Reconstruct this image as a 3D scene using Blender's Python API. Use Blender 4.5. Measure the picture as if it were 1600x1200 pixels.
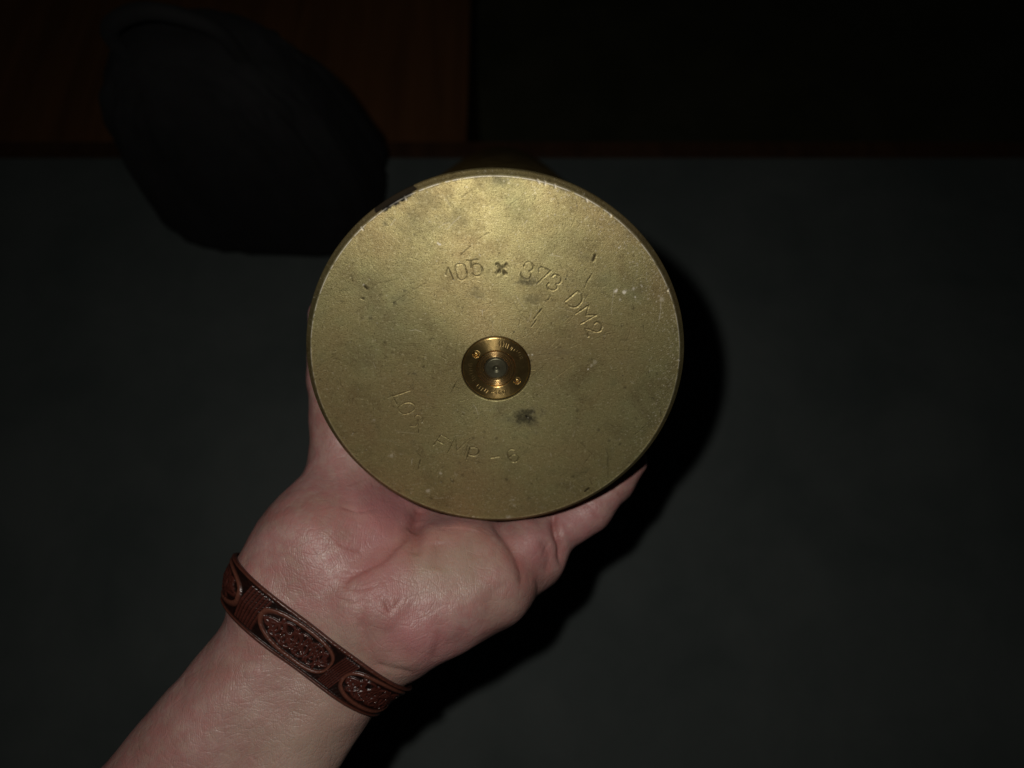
import bpy, bmesh, math, random
import numpy as np
from mathutils import Matrix, Vector

for o in list(bpy.data.objects): bpy.data.objects.remove(o)
S = bpy.context.scene
COL = S.collection
MM = 0.001
# ------------------------------------------------------------------ camera
PITCH = math.radians(18.0)          # camera looks down, 18 degrees off the plumb line
CAM_H = 0.500                       # camera above the table surface
TABLE_Z = 0.75
FPX = 905.0                         # focal length in photo pixels (1600 wide)
cam_d = bpy.data.cameras.new('camera'); cam = bpy.data.objects.new('camera', cam_d)
COL.objects.link(cam); S.camera = cam
cam_d.sensor_width = 36.0; cam_d.lens = FPX/1600*36.0
cam_d.clip_start = 0.01; cam_d.clip_end = 50
MC = Matrix.Translation((0, 0, TABLE_Z+CAM_H)) @ Matrix.Rotation(PITCH, 4, 'X')
cam.matrix_world = MC
cam_d.dof.use_dof = True; cam_d.dof.focus_distance = 0.181; cam_d.dof.aperture_fstop = 6.5

# ------------------------------------------------------------------ dim room + phone flash
W = bpy.data.worlds.new("World"); S.world = W; W.use_nodes = True
W.node_tree.nodes['Background'].inputs[0].default_value = (0.8, 0.9, 1.0, 1)
W.node_tree.nodes['Background'].inputs[1].default_value = 0.0012
ld = bpy.data.lights.new('phone_flash', 'POINT'); ld.energy = 0.95
ld.color = (1.0, 0.95, 0.88); ld.shadow_soft_size = 0.0032
lo = bpy.data.objects.new('phone_flash', ld); COL.objects.link(lo)
lo.location = MC @ Vector((-0.021, 0.018, 0.0))
S.view_settings.view_transform = 'Standard'; S.view_settings.look = 'None'
S.view_settings.exposure = 0; S.view_settings.gamma = 1
S.render.engine = 'CYCLES'

# ------------------------------------------------------------------ helpers
def P(px, py, d):                   # point seen at that place of the picture, d mm deep (camera frame, mm)
    return np.array([(px-800)/FPX*d, (600-py)/FPX*d, -d], float)
def mesh_np(name, V, F, smooth=True):
    V = np.asarray(V, np.float32); F = np.asarray(F, np.int32)
    m = bpy.data.meshes.new(name); n = F.shape[1]
    m.vertices.add(len(V)); m.vertices.foreach_set('co', V.ravel())
    m.loops.add(F.size); m.loops.foreach_set('vertex_index', F.ravel())
    m.polygons.add(len(F)); m.polygons.foreach_set('loop_start', np.arange(len(F), dtype=np.int32)*n)
    try: m.polygons.foreach_set('loop_total', np.full(len(F), n, np.int32))
    except Exception: pass
    m.update(calc_edges=True); m.validate()
    m.polygons.foreach_set('use_smooth', np.full(len(m.polygons), smooth)); m.update()
    return m
def link(name, m, mat=None, parent=None, mw=None):
    o = bpy.data.objects.new(name, m); COL.objects.link(o)
    if mat and m: m.materials.append(mat)
    if parent: o.parent = parent
    elif mw is not None: o.matrix_world = mw
    return o
def tag(o, label=None, cat=None, group=None, kind=None):
    for k, v in (('label', label), ('category', cat), ('group', group), ('kind', kind)):
        if v: o[k] = v
    return o
def attr(m, name, vals):            # per-vertex colour attribute, linear
    a = m.color_attributes.new(name, 'FLOAT_COLOR', 'POINT')
    v = np.ones((len(m.vertices), 4), np.float32); v[:, :vals.shape[1]] = vals
    a.data.foreach_set('color', v.ravel())
def polar(rs, nseg, h=None, close_center=False):
    th = np.arange(nseg)/nseg*2*np.pi
    R, T = np.meshgrid(rs, th, indexing='ij')
    V = np.stack([R*np.cos(T), R*np.sin(T), np.zeros_like(R)], -1).reshape(-1, 3)
    i = np.arange(len(rs)-1)[:, None]*nseg; j = np.arange(nseg)[None]; k = (j+1) % nseg
    F = np.stack([i+j, i+nseg+j, i+nseg+k, i+k], -1).reshape(-1, 4)
    return V, F
def lathe(prof, nseg, mod=None):    # prof: (r, z) pairs, mm
    prof = np.array(prof, float); th = np.arange(nseg)/nseg*2*np.pi
    R = prof[:, 0][:, None]; Z = prof[:, 1][:, None]*np.ones((1, nseg))
    V = np.stack([R*np.cos(th), R*np.sin(th), Z], -1).reshape(-1, 3)
    i = np.arange(len(prof)-1)[:, None]*nseg; j = np.arange(nseg)[None]; k = (j+1) % nseg
    F = np.stack([i+j, i+nseg+j, i+nseg+k, i+k], -1).reshape(-1, 4)
    return V, F
rng = np.random.default_rng(7)
def vnoise(Pn, scale, seed=0):      # cheap smooth value noise on (n,3) points
    r = np.random.default_rng(seed); N = 32
    tab = r.random((N, N, N)).astype(np.float32)
    q = Pn/scale + 1000.37; i = np.floor(q).astype(int); f = q-i; f = f*f*(3-2*f); i %= N; j = (i+1) % N
    def g(a, b, c): return tab[a, b, c]
    x0, y0, z0 = i.T; x1, y1, z1 = j.T; fx, fy, fz = f.T
    def L(a, b, t): return a+(b-a)*t
    return L(L(L(g(x0,y0,z0), g(x1,y0,z0), fx), L(g(x0,y1,z0), g(x1,y1,z0), fx), fy),
             L(L(g(x0,y0,z1), g(x1,y0,z1), fx), L(g(x0,y1,z1), g(x1,y1,z1), fx), fy), fz)
def seg_dist(Q, a, b):
    a = np.asarray(a, float); b = np.asarray(b, float); d = b-a
    t = np.clip(((Q-a)@d)/max(d@d, 1e-9), 0, 1)
    return np.linalg.norm(Q-a-t[:, None]*d, axis=1), t
def catmull(pts, n=6):
    p = np.array(pts, float)
    if len(p) < 3: return p
    p = np.vstack([2*p[0]-p[1], p, 2*p[-1]-p[-2]]); out = []
    for i in range(1, len(p)-2):
        for t in np.arange(n)/n:
            out.append(.5*((2*p[i])+(-p[i-1]+p[i+1])*t+(2*p[i-1]-5*p[i]+4*p[i+1]-p[i+2])*t*t+(-p[i-1]+3*p[i]-3*p[i+1]+p[i+2])*t**3))
    out.append(p[-2]); return np.array(out)
# material node helper
class NT:
    def __init__(s, name):
        s.m = bpy.data.materials.new(name); s.m.use_nodes = True; s.t = s.m.node_tree
        s.b = s.t.nodes['Principled BSDF']
    def n(s, typ, **kw):
        x = s.t.nodes.new(typ)
        for k, v in kw.items(): setattr(x, k, v)
        return x
    def l(s, a, b): s.t.links.new(a, b)
    def val(s, x, v):
        if hasattr(v, 'links') or hasattr(v, 'is_linked'): s.l(v, x)
        else: x.default_value = v
    def noise(s, vec, scale, detail=3, rough=.5, dist=0):
        x = s.n('ShaderNodeTexNoise'); s.l(vec, x.inputs['Vector'])
        x.inputs['Scale'].default_value = scale; x.inputs['Detail'].default_value = detail
        x.inputs['Roughness'].default_value = rough; x.inputs['Distortion'].default_value = dist
        return x.outputs['Fac']
    def ramp(s, fac, stops):
        x = s.n('ShaderNodeValToRGB'); s.l(fac, x.inputs[0]); e = x.color_ramp.elements
        e[0].position, e[0].color = stops[0][0], stops[0][1]
        e[1].position, e[1].color = stops[-1][0], stops[-1][1]
        for p, c in stops[1:-1]:
            y = e.new(p); y.color = c
        return x.outputs[0]
    def mix(s, fac, a, b, blend='MIX'):
        x = s.n('ShaderNodeMix', data_type='RGBA', blend_type=blend)
        s.val(x.inputs[0], fac); s.val(x.inputs[6], a); s.val(x.inputs[7], b)
        return x.outputs[2]
    def math(s, op, a, b=0., clamp=False):
        x = s.n('ShaderNodeMath', operation=op, use_clamp=clamp); s.val(x.inputs[0], a); s.val(x.inputs[1], b)
        return x.outputs[0]
    def mr(s, v, a, b, c, d):
        x = s.n('ShaderNodeMapRange'); s.l(v, x.inputs[0])
        for i, q in enumerate((a, b, c, d)): x.inputs[i+1].default_value = q
        return x.outputs[0]
    def bump(s, h, strength, dist):
        x = s.n('ShaderNodeBump'); x.inputs['Strength'].default_value = strength
        x.inputs['Distance'].default_value = dist; s.l(h, x.inputs['Height']); return x.outputs[0]
def g(v): return (v, v, v, 1)
def c4(r, gg, b): return (r, gg, b, 1)

# ------------------------------------------------------------------ materials
def brass_face():
    t = NT('aged_brass_face'); tc = t.n('ShaderNodeTexCoord').outputs['Object']
    A = t.n('ShaderNodeVertexColor', layer_name='wear').outputs['Color']
    sp = t.n('ShaderNodeSeparateColor'); t.l(A, sp.inputs[0])
    dark, pale, cut = sp.outputs
    big = t.noise(tc, 28, 4, .6); mid = t.noise(tc, 120, 4, .65, .4); fine = t.noise(tc, 2400, 3, .75); fin2 = t.noise(tc, 1100, 3, .75)
    base = t.ramp(big, [(.36, c4(.50, .385, .185)), (.5, c4(.505, .43, .20)), (.64, c4(.48, .45, .215))])
    base = t.mix(t.mr(mid, .42, .72, 0, .55), base, c4(.25, .20, .095))
    base = t.mix(t.mr(mid, .5, .3, 0, .35), base, c4(.42, .38, .18))
    cl = t.noise(tc, 55, 5, .7, .6)
    base = t.mix(t.mr(cl, .52, .68, 0, .5), base, c4(.26, .195, .09))
    # grain: dark pores and light grains
    base = t.mix(t.mr(fine, .54, .68, 0, .9), base, c4(.10, .070, .022))
    base = t.mix(t.mr(fin2, .45, .32, 0, .65), base, c4(.76, .68, .40))
    # tarnish spots
    vo = t.n('ShaderNodeTexVoronoi'); t.l(tc, vo.inputs['Vector']); vo.inputs['Scale'].default_value = 260
    sel = t.n('ShaderNodeSeparateColor'); t.l(vo.outputs['Color'], sel.inputs[0])
    spot = t.math('MULTIPLY', t.mr(vo.outputs['Distance'], .05, .22, 1, 0), t.mr(sel.outputs[0], .86, .9, 0, 1))
    base = t.mix(t.math('MULTIPLY', spot, .5), base, c4(.06, .045, .025))
    fl_ = t.noise(tc, 420, 3, .75)
    base = t.mix(t.mr(fl_, .60, .72, 0, .5), base, c4(.08, .06, .03))
    oz = t.n('ShaderNodeSeparateXYZ'); t.l(tc, oz.inputs[0])
    base = t.mix(t.mr(oz.outputs[2], -.00032, -.00042, 0, 1), base, t.mix(.5, base, c4(.10, .065, .02)))   # browner patina on the turned rim
    base = t.mix(dark, base, c4(.007, .006, .006))
    base = t.mix(cut, base, c4(.05, .035, .015))
    base = t.mix(pale, base, c4(.80, .74, .60))
    t.l(base, t.b.inputs['Base Color'])
    met = t.math('SUBTRACT', .92, t.math('MAXIMUM', t.math('MULTIPLY', dark, .85), t.math('MULTIPLY', pale, .5))); t.l(met, t.b.inputs['Metallic'])
    t.l(t.math('SUBTRACT', .5, t.math('MULTIPLY', dark, .42)), t.b.inputs['Specular IOR Level']); ro = t.math('ADD', t.mr(mid, .3, .7, .52, .64), t.math('MULTIPLY', t.math('SUBTRACT', fine, .5), .25)); t.l(ro, t.b.inputs['Roughness'])
    t.b.inputs['Anisotropic'].default_value = .25; t.b.inputs['Anisotropic Rotation'].default_value = .25
    tg = t.n('ShaderNodeTangent', direction_type='RADIAL', axis='Z'); t.l(tg.outputs[0], t.b.inputs['Tangent'])
    # lathe rings
    xyz = t.n('ShaderNodeSeparateXYZ'); t.l(tc, xyz.inputs[0])
    r = t.math('SQRT', t.math('ADD', t.math('MULTIPLY', xyz.outputs[0], xyz.outputs[0]), t.math('MULTIPLY', xyz.outputs[1], xyz.outputs[1])))
    cv = t.n('ShaderNodeCombineXYZ'); t.l(t.math('MULTIPLY', r, 2600.), cv.inputs[0])
    rn = t.n('ShaderNodeTexNoise', noise_dimensions='3D'); t.l(cv.outputs[0], rn.inputs[0]); rn.inputs['Scale'].default_value = 1.; rn.inputs['Detail'].default_value = 3
    h = t.math('ADD', t.math('MULTIPLY', fine, 1.1), t.math('ADD', t.math('MULTIPLY', rn.outputs['Fac'], .35), t.math('MULTIPLY', fin2, .6)))
    t.l(t.bump(h, .5, .00014), t.b.inputs['Normal'])
    return t.m
def metal(name, c1, c2, rough, scale=60, met=.9, aniso=0, bumpd=.00005):
    t = NT(name); tc = t.n('ShaderNodeTexCoord').outputs['Object']
    a = t.noise(tc, scale*3, 4, .6, .3); b = t.noise(tc, scale*20, 3, .7)
    base = t.mix(t.mr(a, .35, .65, 0, 1), c1, c2)
    base = t.mix(t.mr(b, .55, .75, 0, .6), base, tuple(x*.35 for x in c1[:3])+(1,))
    t.l(base, t.b.inputs['Base Color']); t.b.inputs['Metallic'].default_value = met
    t.l(t.mr(a, .3, .7, rough-.07, rough+.09), t.b.inputs['Roughness'])
    t.b.inputs['Anisotropic'].default_value = aniso
    if aniso:
        t.b.inputs['Anisotropic Rotation'].default_value = .25
        tg = t.n('ShaderNodeTangent', direction_type='RADIAL', axis='Z'); t.l(tg.outputs[0], t.b.inputs['Tangent'])
    t.l(t.bump(b, .4, bumpd), t.b.inputs['Normal'])
    return t.m
def skin():
    t = NT('skin'); tc = t.n('ShaderNodeTexCoord').outputs['Object']
    A = t.n('ShaderNodeVertexColor', layer_name='tone').outputs['Color']
    sp = t.n('ShaderNodeSeparateColor'); t.l(A, sp.inputs[0]); red, pale, fold = sp.outputs
    n1 = t.noise(tc, 60, 4, .55, .3); n2 = t.noise(tc, 240, 4, .6, .2); n3 = t.noise(tc, 900, 3, .6)
    base = t.mix(t.mr(n1, .35, .65, 0, 1), c4(.325, .175, .150), c4(.44, .262, .24))
    base = t.mix(t.mr(n2, .42, .68, 0, .6), base, c4(.40, .15, .14))
    base = t.mix(t.mr(n2, .5, .25, 0, .4), base, c4(.50, .33, .26))
    base = t.mix(t.math('MULTIPLY', red, .75), base, c4(.46, .19, .20))
    base = t.mix(t.math('MULTIPLY', pale, .6), base, c4(.46, .355, .275))
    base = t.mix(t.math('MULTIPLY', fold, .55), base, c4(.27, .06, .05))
    t.l(base, t.b.inputs['Base Color'])
    t.b.inputs['Subsurface Weight'].default_value = .22
    t.b.inputs['Subsurface Radius'].default_value = (1., .35, .2); t.b.inputs['Subsurface Scale'].default_value = .003
    t.l(t.mr(n2, .3, .7, .37, .52), t.b.inputs['Roughness']); t.b.inputs['Specular IOR Level'].default_value = .5
    # print ridges + pores
    dv = t.n('ShaderNodeVectorMath', operation='ADD'); t.l(tc, dv.inputs[0])
    nn = t.n('ShaderNodeTexNoise'); nn.inputs['Scale'].default_value = 45; t.l(tc, nn.inputs['Vector'])
    sc = t.n('ShaderNodeVectorMath', operation='SCALE'); t.l(nn.outputs['Color'], sc.inputs[0]); sc.inputs['Scale'].default_value = .012
    t.l(sc.outputs[0], dv.inputs[1])
    wv = t.n('ShaderNodeTexWave', bands_direction='X'); t.l(dv.outputs[0], wv.inputs['Vector']); wv.inputs['Scale'].default_value = 480; wv.inputs['Distortion'].default_value = 1.5; wv.inputs['Detail'].default_value = 1
    v1 = t.n('ShaderNodeTexVoronoi', feature='DISTANCE_TO_EDGE'); t.l(dv.outputs[0], v1.inputs['Vector']); v1.inputs['Scale'].default_value = 620
    v2 = t.n('ShaderNodeTexVoronoi', feature='DISTANCE_TO_EDGE'); t.l(dv.outputs[0], v2.inputs['Vector']); v2.inputs['Scale'].default_value = 230; 
    h = t.math('ADD', t.math('MULTIPLY', wv.outputs['Fac'], .16), t.math('ADD', t.math('MULTIPLY', n3, .7), t.math('MULTIPLY', n2, 1.2)))
    h = t.math('ADD', h, t.math('ADD', t.mr(v1.outputs['Distance'], 0, .12, -.25, 0), t.mr(v2.outputs['Distance'], 0, .10, -.35, 0)))
    t.l(t.bump(h, .5, .00028), t.b.inputs['Normal'])
    return t.m
def leather():
    t = NT('tooled_leather'); tc = t.n('ShaderNodeTexCoord').outputs['Object']
    A = t.n('ShaderNodeVertexColor', layer_name='relief').outputs['Color']
    sp = t.n('ShaderNodeSeparateColor'); t.l(A, sp.inputs[0])
    n = t.noise(tc, 500, 4, .6)
    base = t.mix(sp.outputs[0], c4(.009, .004, .003), c4(.075, .020, .014))
    base = t.mix(t.mr(n, .45, .7, 0, .5), base, c4(.03, .009, .006))
    base = t.mix(sp.outputs[1], base, c4(.15, .055, .034))
    t.l(base, t.b.inputs['Base Color']); t.b.inputs['Roughness'].default_value = .33
    t.l(t.bump(n, .5, .0002), t.b.inputs['Normal'])
    return t.m
def matte(name, a, b, scale, rough=.8, bumpd=.0005):
    t = NT(name); tc = t.n('ShaderNodeTexCoord').outputs['Object']
    n = t.noise(tc, scale, 5, .6, .2); n2 = t.noise(tc, scale*14, 3, .6)
    base = t.mix(t.mr(n, .35, .65, 0, 1), a, b); t.l(base, t.b.inputs['Base Color'])
    t.b.inputs['Roughness'].default_value = rough; t.l(t.bump(n2, .4, bumpd), t.b.inputs['Normal'])
    return t.m
def wood(name, a, b):
    t = NT(name); tc = t.n('ShaderNodeTexCoord').outputs['Object']
    mp = t.n('ShaderNodeMapping'); t.l(tc, mp.inputs[0]); mp.inputs['Scale'].default_value = (30, 2, 30)
    n = t.noise(mp.outputs[0], 1.5, 6, .6, 1.0)
    t.l(t.mix(t.mr(n, .35, .65, 0, 1), a, b), t.b.inputs['Base Color']); t.b.inputs['Roughness'].default_value = .5
    t.l(t.bump(n, .3, .0005), t.b.inputs['Normal']); return t.m

# ------------------------------------------------------------------ the setting
def box(name, x0, x1, y0, y1, z0, z1, mat, parent=None, bev=.003):
    bm = bmesh.new(); bmesh.ops.create_cube(bm, size=1)
    for v in bm.verts: v.co = ((x0+x1)/2+v.co.x*(x1-x0), (y0+y1)/2+v.co.y*(y1-y0), (z0+z1)/2+v.co.z*(z1-z0))
    if bev: bmesh.ops.bevel(bm, geom=bm.edges[:], offset=bev, segments=2, affect='EDGES')
    m = bpy.data.meshes.new(name); bm.to_mesh(m); bm.free()
    return link(name, m, mat, parent)
# far edge of the table is seen at photo row 244
ang = PITCH + math.atan((600-244)/FPX)
Y_EDGE = CAM_H*math.tan(ang)
M_table = matte('dark_grey_table_covering', c4(.084, .104, .100), c4(.118, .138, .132), 9, .75)
tt = box('table_top', -1.3, 1.3, -.75, Y_EDGE, TABLE_Z-.03, TABLE_Z, M_table); tag(tt, 'dark grey table top lying in deep shadow below the shell case', kind='structure')
M_wood = wood('dark_red_wood', c4(.055, .026, .013), c4(.085, .040, .018))
tr = box('table_edge', -1.3, 1.3, Y_EDGE+.0005, Y_EDGE+.02, TABLE_Z-.05, TABLE_Z+.001, M_wood); tag(tr, 'reddish wooden edge along the far side of the grey table top', kind='structure')
fl = box('floor', -3, 3, -2, 3.2, -.02, 0, matte('dark_floor', c4(.16, .17, .09), c4(.24, .24, .14), 6), bev=0); tag(fl, 'dark floor beyond the table', kind='structure')
wl = box('wall', -3, 3, 3.2, 3.3, 0, 2.6, matte('dark_wall', c4(.08, .08, .06), c4(.12, .11, .08), 3), bev=0); tag(wl, 'dark wall far behind the table', kind='structure')

# wooden cabinet standing beyond the table (upper left)
cab = bpy.data.objects.new('wooden_cabinet', None); COL.objects.link(cab); cab.location = (-.55, Y_EDGE+.28, 0)
tag(cab, 'brown wooden cabinet in the dark beyond the table at the upper left', 'cabinet')
M_cab = wood('brown_orange_wood', c4(.18, .080, .030), c4(.27, .12, .045))
box('body', -.50, .475, -.2, .25, .04, .60, M_cab, cab)
box('top_panel', -.515, .49, -.22, .27, .603, .63, M_cab, cab)
for x0, x1 in ((-.48, -.018), (-.012, .45)): 
    dd = box('door', x0, x1, -.218, -.203, .07, .58, M_cab, cab)
for x in (-.47, .41):
    for y in (-.18, .2): box('leg', x, x+.04, y, y+.04, 0, .037, M_cab, cab)

# black cloth bag standing on the table, left of the case
M_cloth = matte('black_cloth', c4(.004, .004, .004), c4(.009, .009, .010), 30, .9)
bag = bpy.data.objects.new('black_bag', None); COL.objects.link(bag); bag.location = (-.215, .335, TABLE_Z+.001)
tag(bag, 'black cloth bag standing in the dark on the table, left of the shell case', 'bag')
def blob_bag():
    bm = bmesh.new(); bmesh.ops.create_icosphere(bm, subdivisions=6, radius=1)
    V = np.array([v.co[:] for v in bm.verts])
    n = vnoise(V, .7, 3)-.5; n2 = vnoise(V*np.array([1, 1, .35]), .22, 4)-.5; n3 = vnoise(V*np.array([1, 1, .5]), .09, 5)-.5
    for v, a, b, c_ in zip(bm.verts, n, n2, n3):
        c = v.co.copy(); e = .62                                  # squarish, narrower towards the top
        c = Vector([math.copysign(abs(q)**e, q) for q in c]); k = 1+.22*a+.12*b+.08*c_
        w = 1-.42*(c.z*.5+.5)**1.5
        v.co = (c.x*.105*k*w, c.y*.065*k*w, (c.z*.5+.5)*.215*(1+.05*a))
    for f in bm.faces: f.smooth = True
    m = bpy.data.meshes.new('bag_body'); bm.to_mesh(m); bm.free(); return m
link('bag_body', blob_bag(), M_cloth, bag)
def tube(name, pts, r, mat, parent, n=10):
    pts = catmull(pts, 8); V = []; F = []
    for i, p in enumerate(pts):
        d = pts[min(i+1, len(pts)-1)]-pts[max(i-1, 0)]; d = d/np.linalg.norm(d)
        a = np.cross(d, [0.3, 1, .1]); a /= np.linalg.norm(a); b = np.cross(d, a)
        for k in range(n):
            t = 2*math.pi*k/n; V.append(p+r*(math.cos(t)*a+math.sin(t)*b))
        if i:
            for k in range(n): F.append(((i-1)*n+k, (i-1)*n+(k+1) % n, i*n+(k+1) % n, i*n+k))
    return link(name, mesh_np(name, V, F), mat, parent)
tube('handle', [(-.04, -.01, .195), (-.035, -.015, .225), (0, -.02, .242), (.03, -.015, .226), (.036, -.01, .195)], .005, M_cloth, bag)

# ------------------------------------------------------------------ the shell case
Cc = P(775.2, 577.2, 185.9)
TILT, YAW = .4218, .0137
a_ = np.array([math.cos(TILT)*math.sin(YAW), -math.sin(TILT), math.cos(TILT)*math.cos(YAW)])
x_ = np.cross([0, 1, 0], a_); x_ /= np.linalg.norm(x_); u_ = np.cross(a_, x_)
MCASE = MC @ Matrix(((x_[0], u_[0], a_[0], Cc[0]*MM), (x_[1], u_[1], a_[1], Cc[1]*MM), (x_[2], u_[2], a_[2], Cc[2]*MM), (0, 0, 0, 1)))
case = bpy.data.objects.new('brass_shell_case', None); COL.objects.link(case); case.matrix_world = MCASE
tag(case, 'large old brass artillery shell case with stamped base and bronze primer, resting on the palm', 'shell case')
def face_xy(px, py):                # where the sight line through that place meets the flat base (mm)
    ray = P(px, py, 1.); t = (Cc@a_)/(ray@a_); q = ray*t-Cc
    return np.array([q@x_, q@u_])

# strokes of the stamped writing, measured on the photograph: region origin + scale
STR = []                            # (points on the face in mm, half width mm, depth mm, darkness)
def strokes(x0, y0, sc, items, w=.24, dep=.15, dark=.35, curve=True):
    for it in items:
        pts = np.array([face_xy(x0+a/sc, y0+b/sc) for a, b in it])
        STR.append((catmull(pts) if (curve and len(pts) > 3) else pts, w, dep, dark))
k = 7.27
strokes(680, 390, k, [[(118, 282), (148, 210)], [(148, 210), (204, 340)]], .26, .17, .7)
strokes(680, 390, k, [[(128, 275), (150, 222), (160, 262)]], .15, .06, .3)
strokes(680, 390, k, [[(285, 162), (245, 172), (226, 210), (240, 275), (262, 330), (305, 348), (348, 325), (360, 275), (345, 215), (322, 172), (285, 162)]], .22, .14, .4)
strokes(680, 390, k, [[(362, 126), (400, 130)], [(400, 130), (482, 112)], [(400, 130), (412, 205)],
                      [(412, 205), (440, 172), (488, 168), (528, 200), (535, 250), (505, 295), (455, 302), (420, 272)]], .24, .15, .5)
strokes(680, 390, k, [[(703, 170), (795, 272)], [(805, 178), (704, 270)]], .55, .26, .8)
strokes(680, 390, k, [[(1010, 190), (1030, 150), (1078, 145), (1115, 185), (1102, 232), (1072, 246)],
                      [(1072, 246), (1090, 290), (1062, 335), (1010, 330), (975, 292), (978, 262)]], .26, .16, .5)
strokes(680, 390, k, [[(1182, 252), (1180, 218), (1205, 200)], [(1205, 200), (1312, 245)], [(1312, 245), (1160, 388)]], .25, .16, .4)
strokes(680, 390, k, [[(1332, 302), (1368, 284), (1415, 308), (1432, 352), (1405, 388), (1376, 392)],
                      [(1376, 392), (1386, 430), (1345, 466), (1295, 452), (1270, 412), (1292, 384)]], .25, .16, .4)
k = 5.456
strokes(800, 380, k, [[(560, 408), (448, 500)], [(560, 408), (598, 448), (594, 500), (548, 545), (492, 540), (448, 500)]], .25, .17, .3)
strokes(800, 380, k, [[(538, 606), (655, 530)], [(655, 530), (632, 616)], [(632, 616), (718, 614)], [(718, 614), (586, 690)]], .23, .15, .3)
strokes(800, 380, k, [[(700, 690), (728, 674), (762, 702), (757, 745), (715, 757), (660, 738), (620, 728)], [(620, 728), (652, 796)]], .24, .15, .35)
n_up = len(STR)
k = 6.154
strokes(600, 600, k, [[(250, 62), (85, 120)], [(85, 120), (128, 205)]], .20, .12, .3)
strokes(600, 600, k, [[(142, 262), (140, 225), (190, 188), (250, 178), (295, 205), (292, 245), (245, 278), (190, 288), (142, 262)]], .18, .10, .15)
strokes(600, 600, k, [[(362, 374), (376, 345), (358, 312), (325, 297), (298, 314), (302, 345), (322, 372), (312, 396), (285, 410), (250, 400)]], .18, .11, .2)
strokes(600, 600, k, [[(475, 592), (550, 487)], [(550, 487), (640, 540)], [(515, 545), (582, 582)]], .2, .14, .4)
strokes(600, 600, k, [[(615, 662), (690, 508)], [(690, 508), (702, 642)], [(702, 642), (828, 524)], [(828, 524), (775, 690)]], .16, .09, .25)
strokes(600, 600, k, [[(826, 610), (795, 730)], [(826, 610), (870, 610), (908, 632), (908, 665), (870, 690), (810, 678)]], .22, .17, .5)
strokes(600, 600, k, [[(1028, 710), (1108, 697)]], .26, .16, .1)
strokes(600, 600, k, [[(1250, 630), (1212, 630), (1188, 662), (1200, 710), (1232, 746), (1275, 745), (1294, 712), (1272, 682), (1236, 680), (1212, 704)]], .22, .15, .25)
STR[n_up:] = [(p_, w_*1.05, d_*1.2, min(1, k_*1.3+.05)) for p_, w_, d_, k_ in STR[n_up:]]
# scratches and dings seen in the photograph (photo pixels)
SC = [((717,401),(735,385),.22,.06,.7), ((748,373),(763,364),.15,.04,.5), ((721,308),(737,297),.16,.04,.6), ((916,442),(925,428),.25,.07,.8), ((927,407),(930,399),.45,.12,1),
 ((921,434),(913,450),.18,.05,.6), ((835,498),(846,483),.3,.09,.9), ((846,485),(861,502),.12,.04,.3), ((831,510),(838,500),.25,.05,.8), ((857,468),(860,464),.28,.07,.8),
 ((1005,508),(1006.5,519),.2,.04,.7), ((820,557),(868,553),.1,.02,.25), ((864,558),(829,590),.12,.03,.5), ((653,655),(654,676),.2,.05,.75), ((653,709),(661,716),.18,.04,.5),
 ((657,718),(653,733),.26,.05,.7), ((714,596),(705,613),.2,.05,.7), ((719,590),(707,607),.14,.03,.6), ((625,613),(720,614),.07,.02,.3), ((614,618),(606,622),.3,.06,.5),
 ((1014,660),(992,679),.18,.04,.6), ((1032,640),(1033,650),.22,.05,.8), ((946,700),(950,712),.16,.05,.7), ((950,712),(950,748),.16,.05,.7), ((922,712),(912,725),.2,.04,.7),
 ((921,748),(925,757),.18,.04,.6), ((914,768),(920,763),.45,.09,1), ((544,451),(530,455),.2,.04,.5), ((551,452),(530,456),.16,.03,.5), ((590,443),(622,436),.14,.03,.45),
 ((570,448),(573,451),.5,.12,1), ((565,466),(568,467),.45,.1,.9), ((549,431),(551,440),.2,.04,.5), ((552,425),(545,434),.14,.03,.4), ((828,607),(843,645),.1,.03,.4),
 ((640,470),(655,462),.12,.02,.3), ((600,505),(640,480),.08,.02,.25), ((690,300),(720,296),.1,.02,.4), ((727,305),(721,309),.22,.04,.7), ((900,720),(925,738),.1,.03,.4),
 ((905,690),(930,715),.1,.03,.4), ((650,455),(648,470),.12,.03,.4), ((684,456),(680,470),.15,.03,.4), ((850,540),(905,560),.08,.02,.3), ((940,505),(965,510),.12,.03,.4),
 ((938,525),(960,520),.12,.03,.4), ((886,448),(893,470),.12,.03,.4), ((906,490),(912,470),.1,.02,.3), ((875,412),(879,420),.14,.03,.5), ((885,415),(897,425),.16,.03,.5),
 ((900,400),(915,415),.12,.02,.4), ((778,386),(800,383),.1,.02,.3), ((838,305),(836,312),.2,.03,.6), ((901,315),(903,327),.14,.03,.5), ((930,346),(932,359),.16,.03,.5),
 ((712,285),(745,290),.1,.02,.3), ((640,350),(655,336),.12,.02,.35), ((560,400),(575,392),.1,.02,.35), ((742,525),(752,509),.12,.03,.4), ((700,540),(690,560),.1,.02,.3)]
for (a, b, w, dp, dk) in SC: STR.append((np.array([face_xy(*a), face_xy(*b)]), w, dp, dk))
DEEP = len(STR)
# countless hairline handling scratches
hair = []
for i in range(620):
    r = 58*math.sqrt(rng.random()); th = rng.random()*2*math.pi
    c = np.array([r*math.cos(th), r*math.sin(th)]); L = rng.exponential(2.2)+.5
    an = th+math.pi/2+rng.normal()*.9 if rng.random() < .5 else rng.random()*math.pi
    d = np.array([math.cos(an), math.sin(an)])*L/2; nrm = np.array([-d[1], d[0]])*rng.normal()*.12
    hair.append((np.array([c-d, c+nrm, c+d]), .07+rng.random()*.07, .015+rng.random()*.03, rng.random()**1.5*.6, rng.random() < .22))

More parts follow.
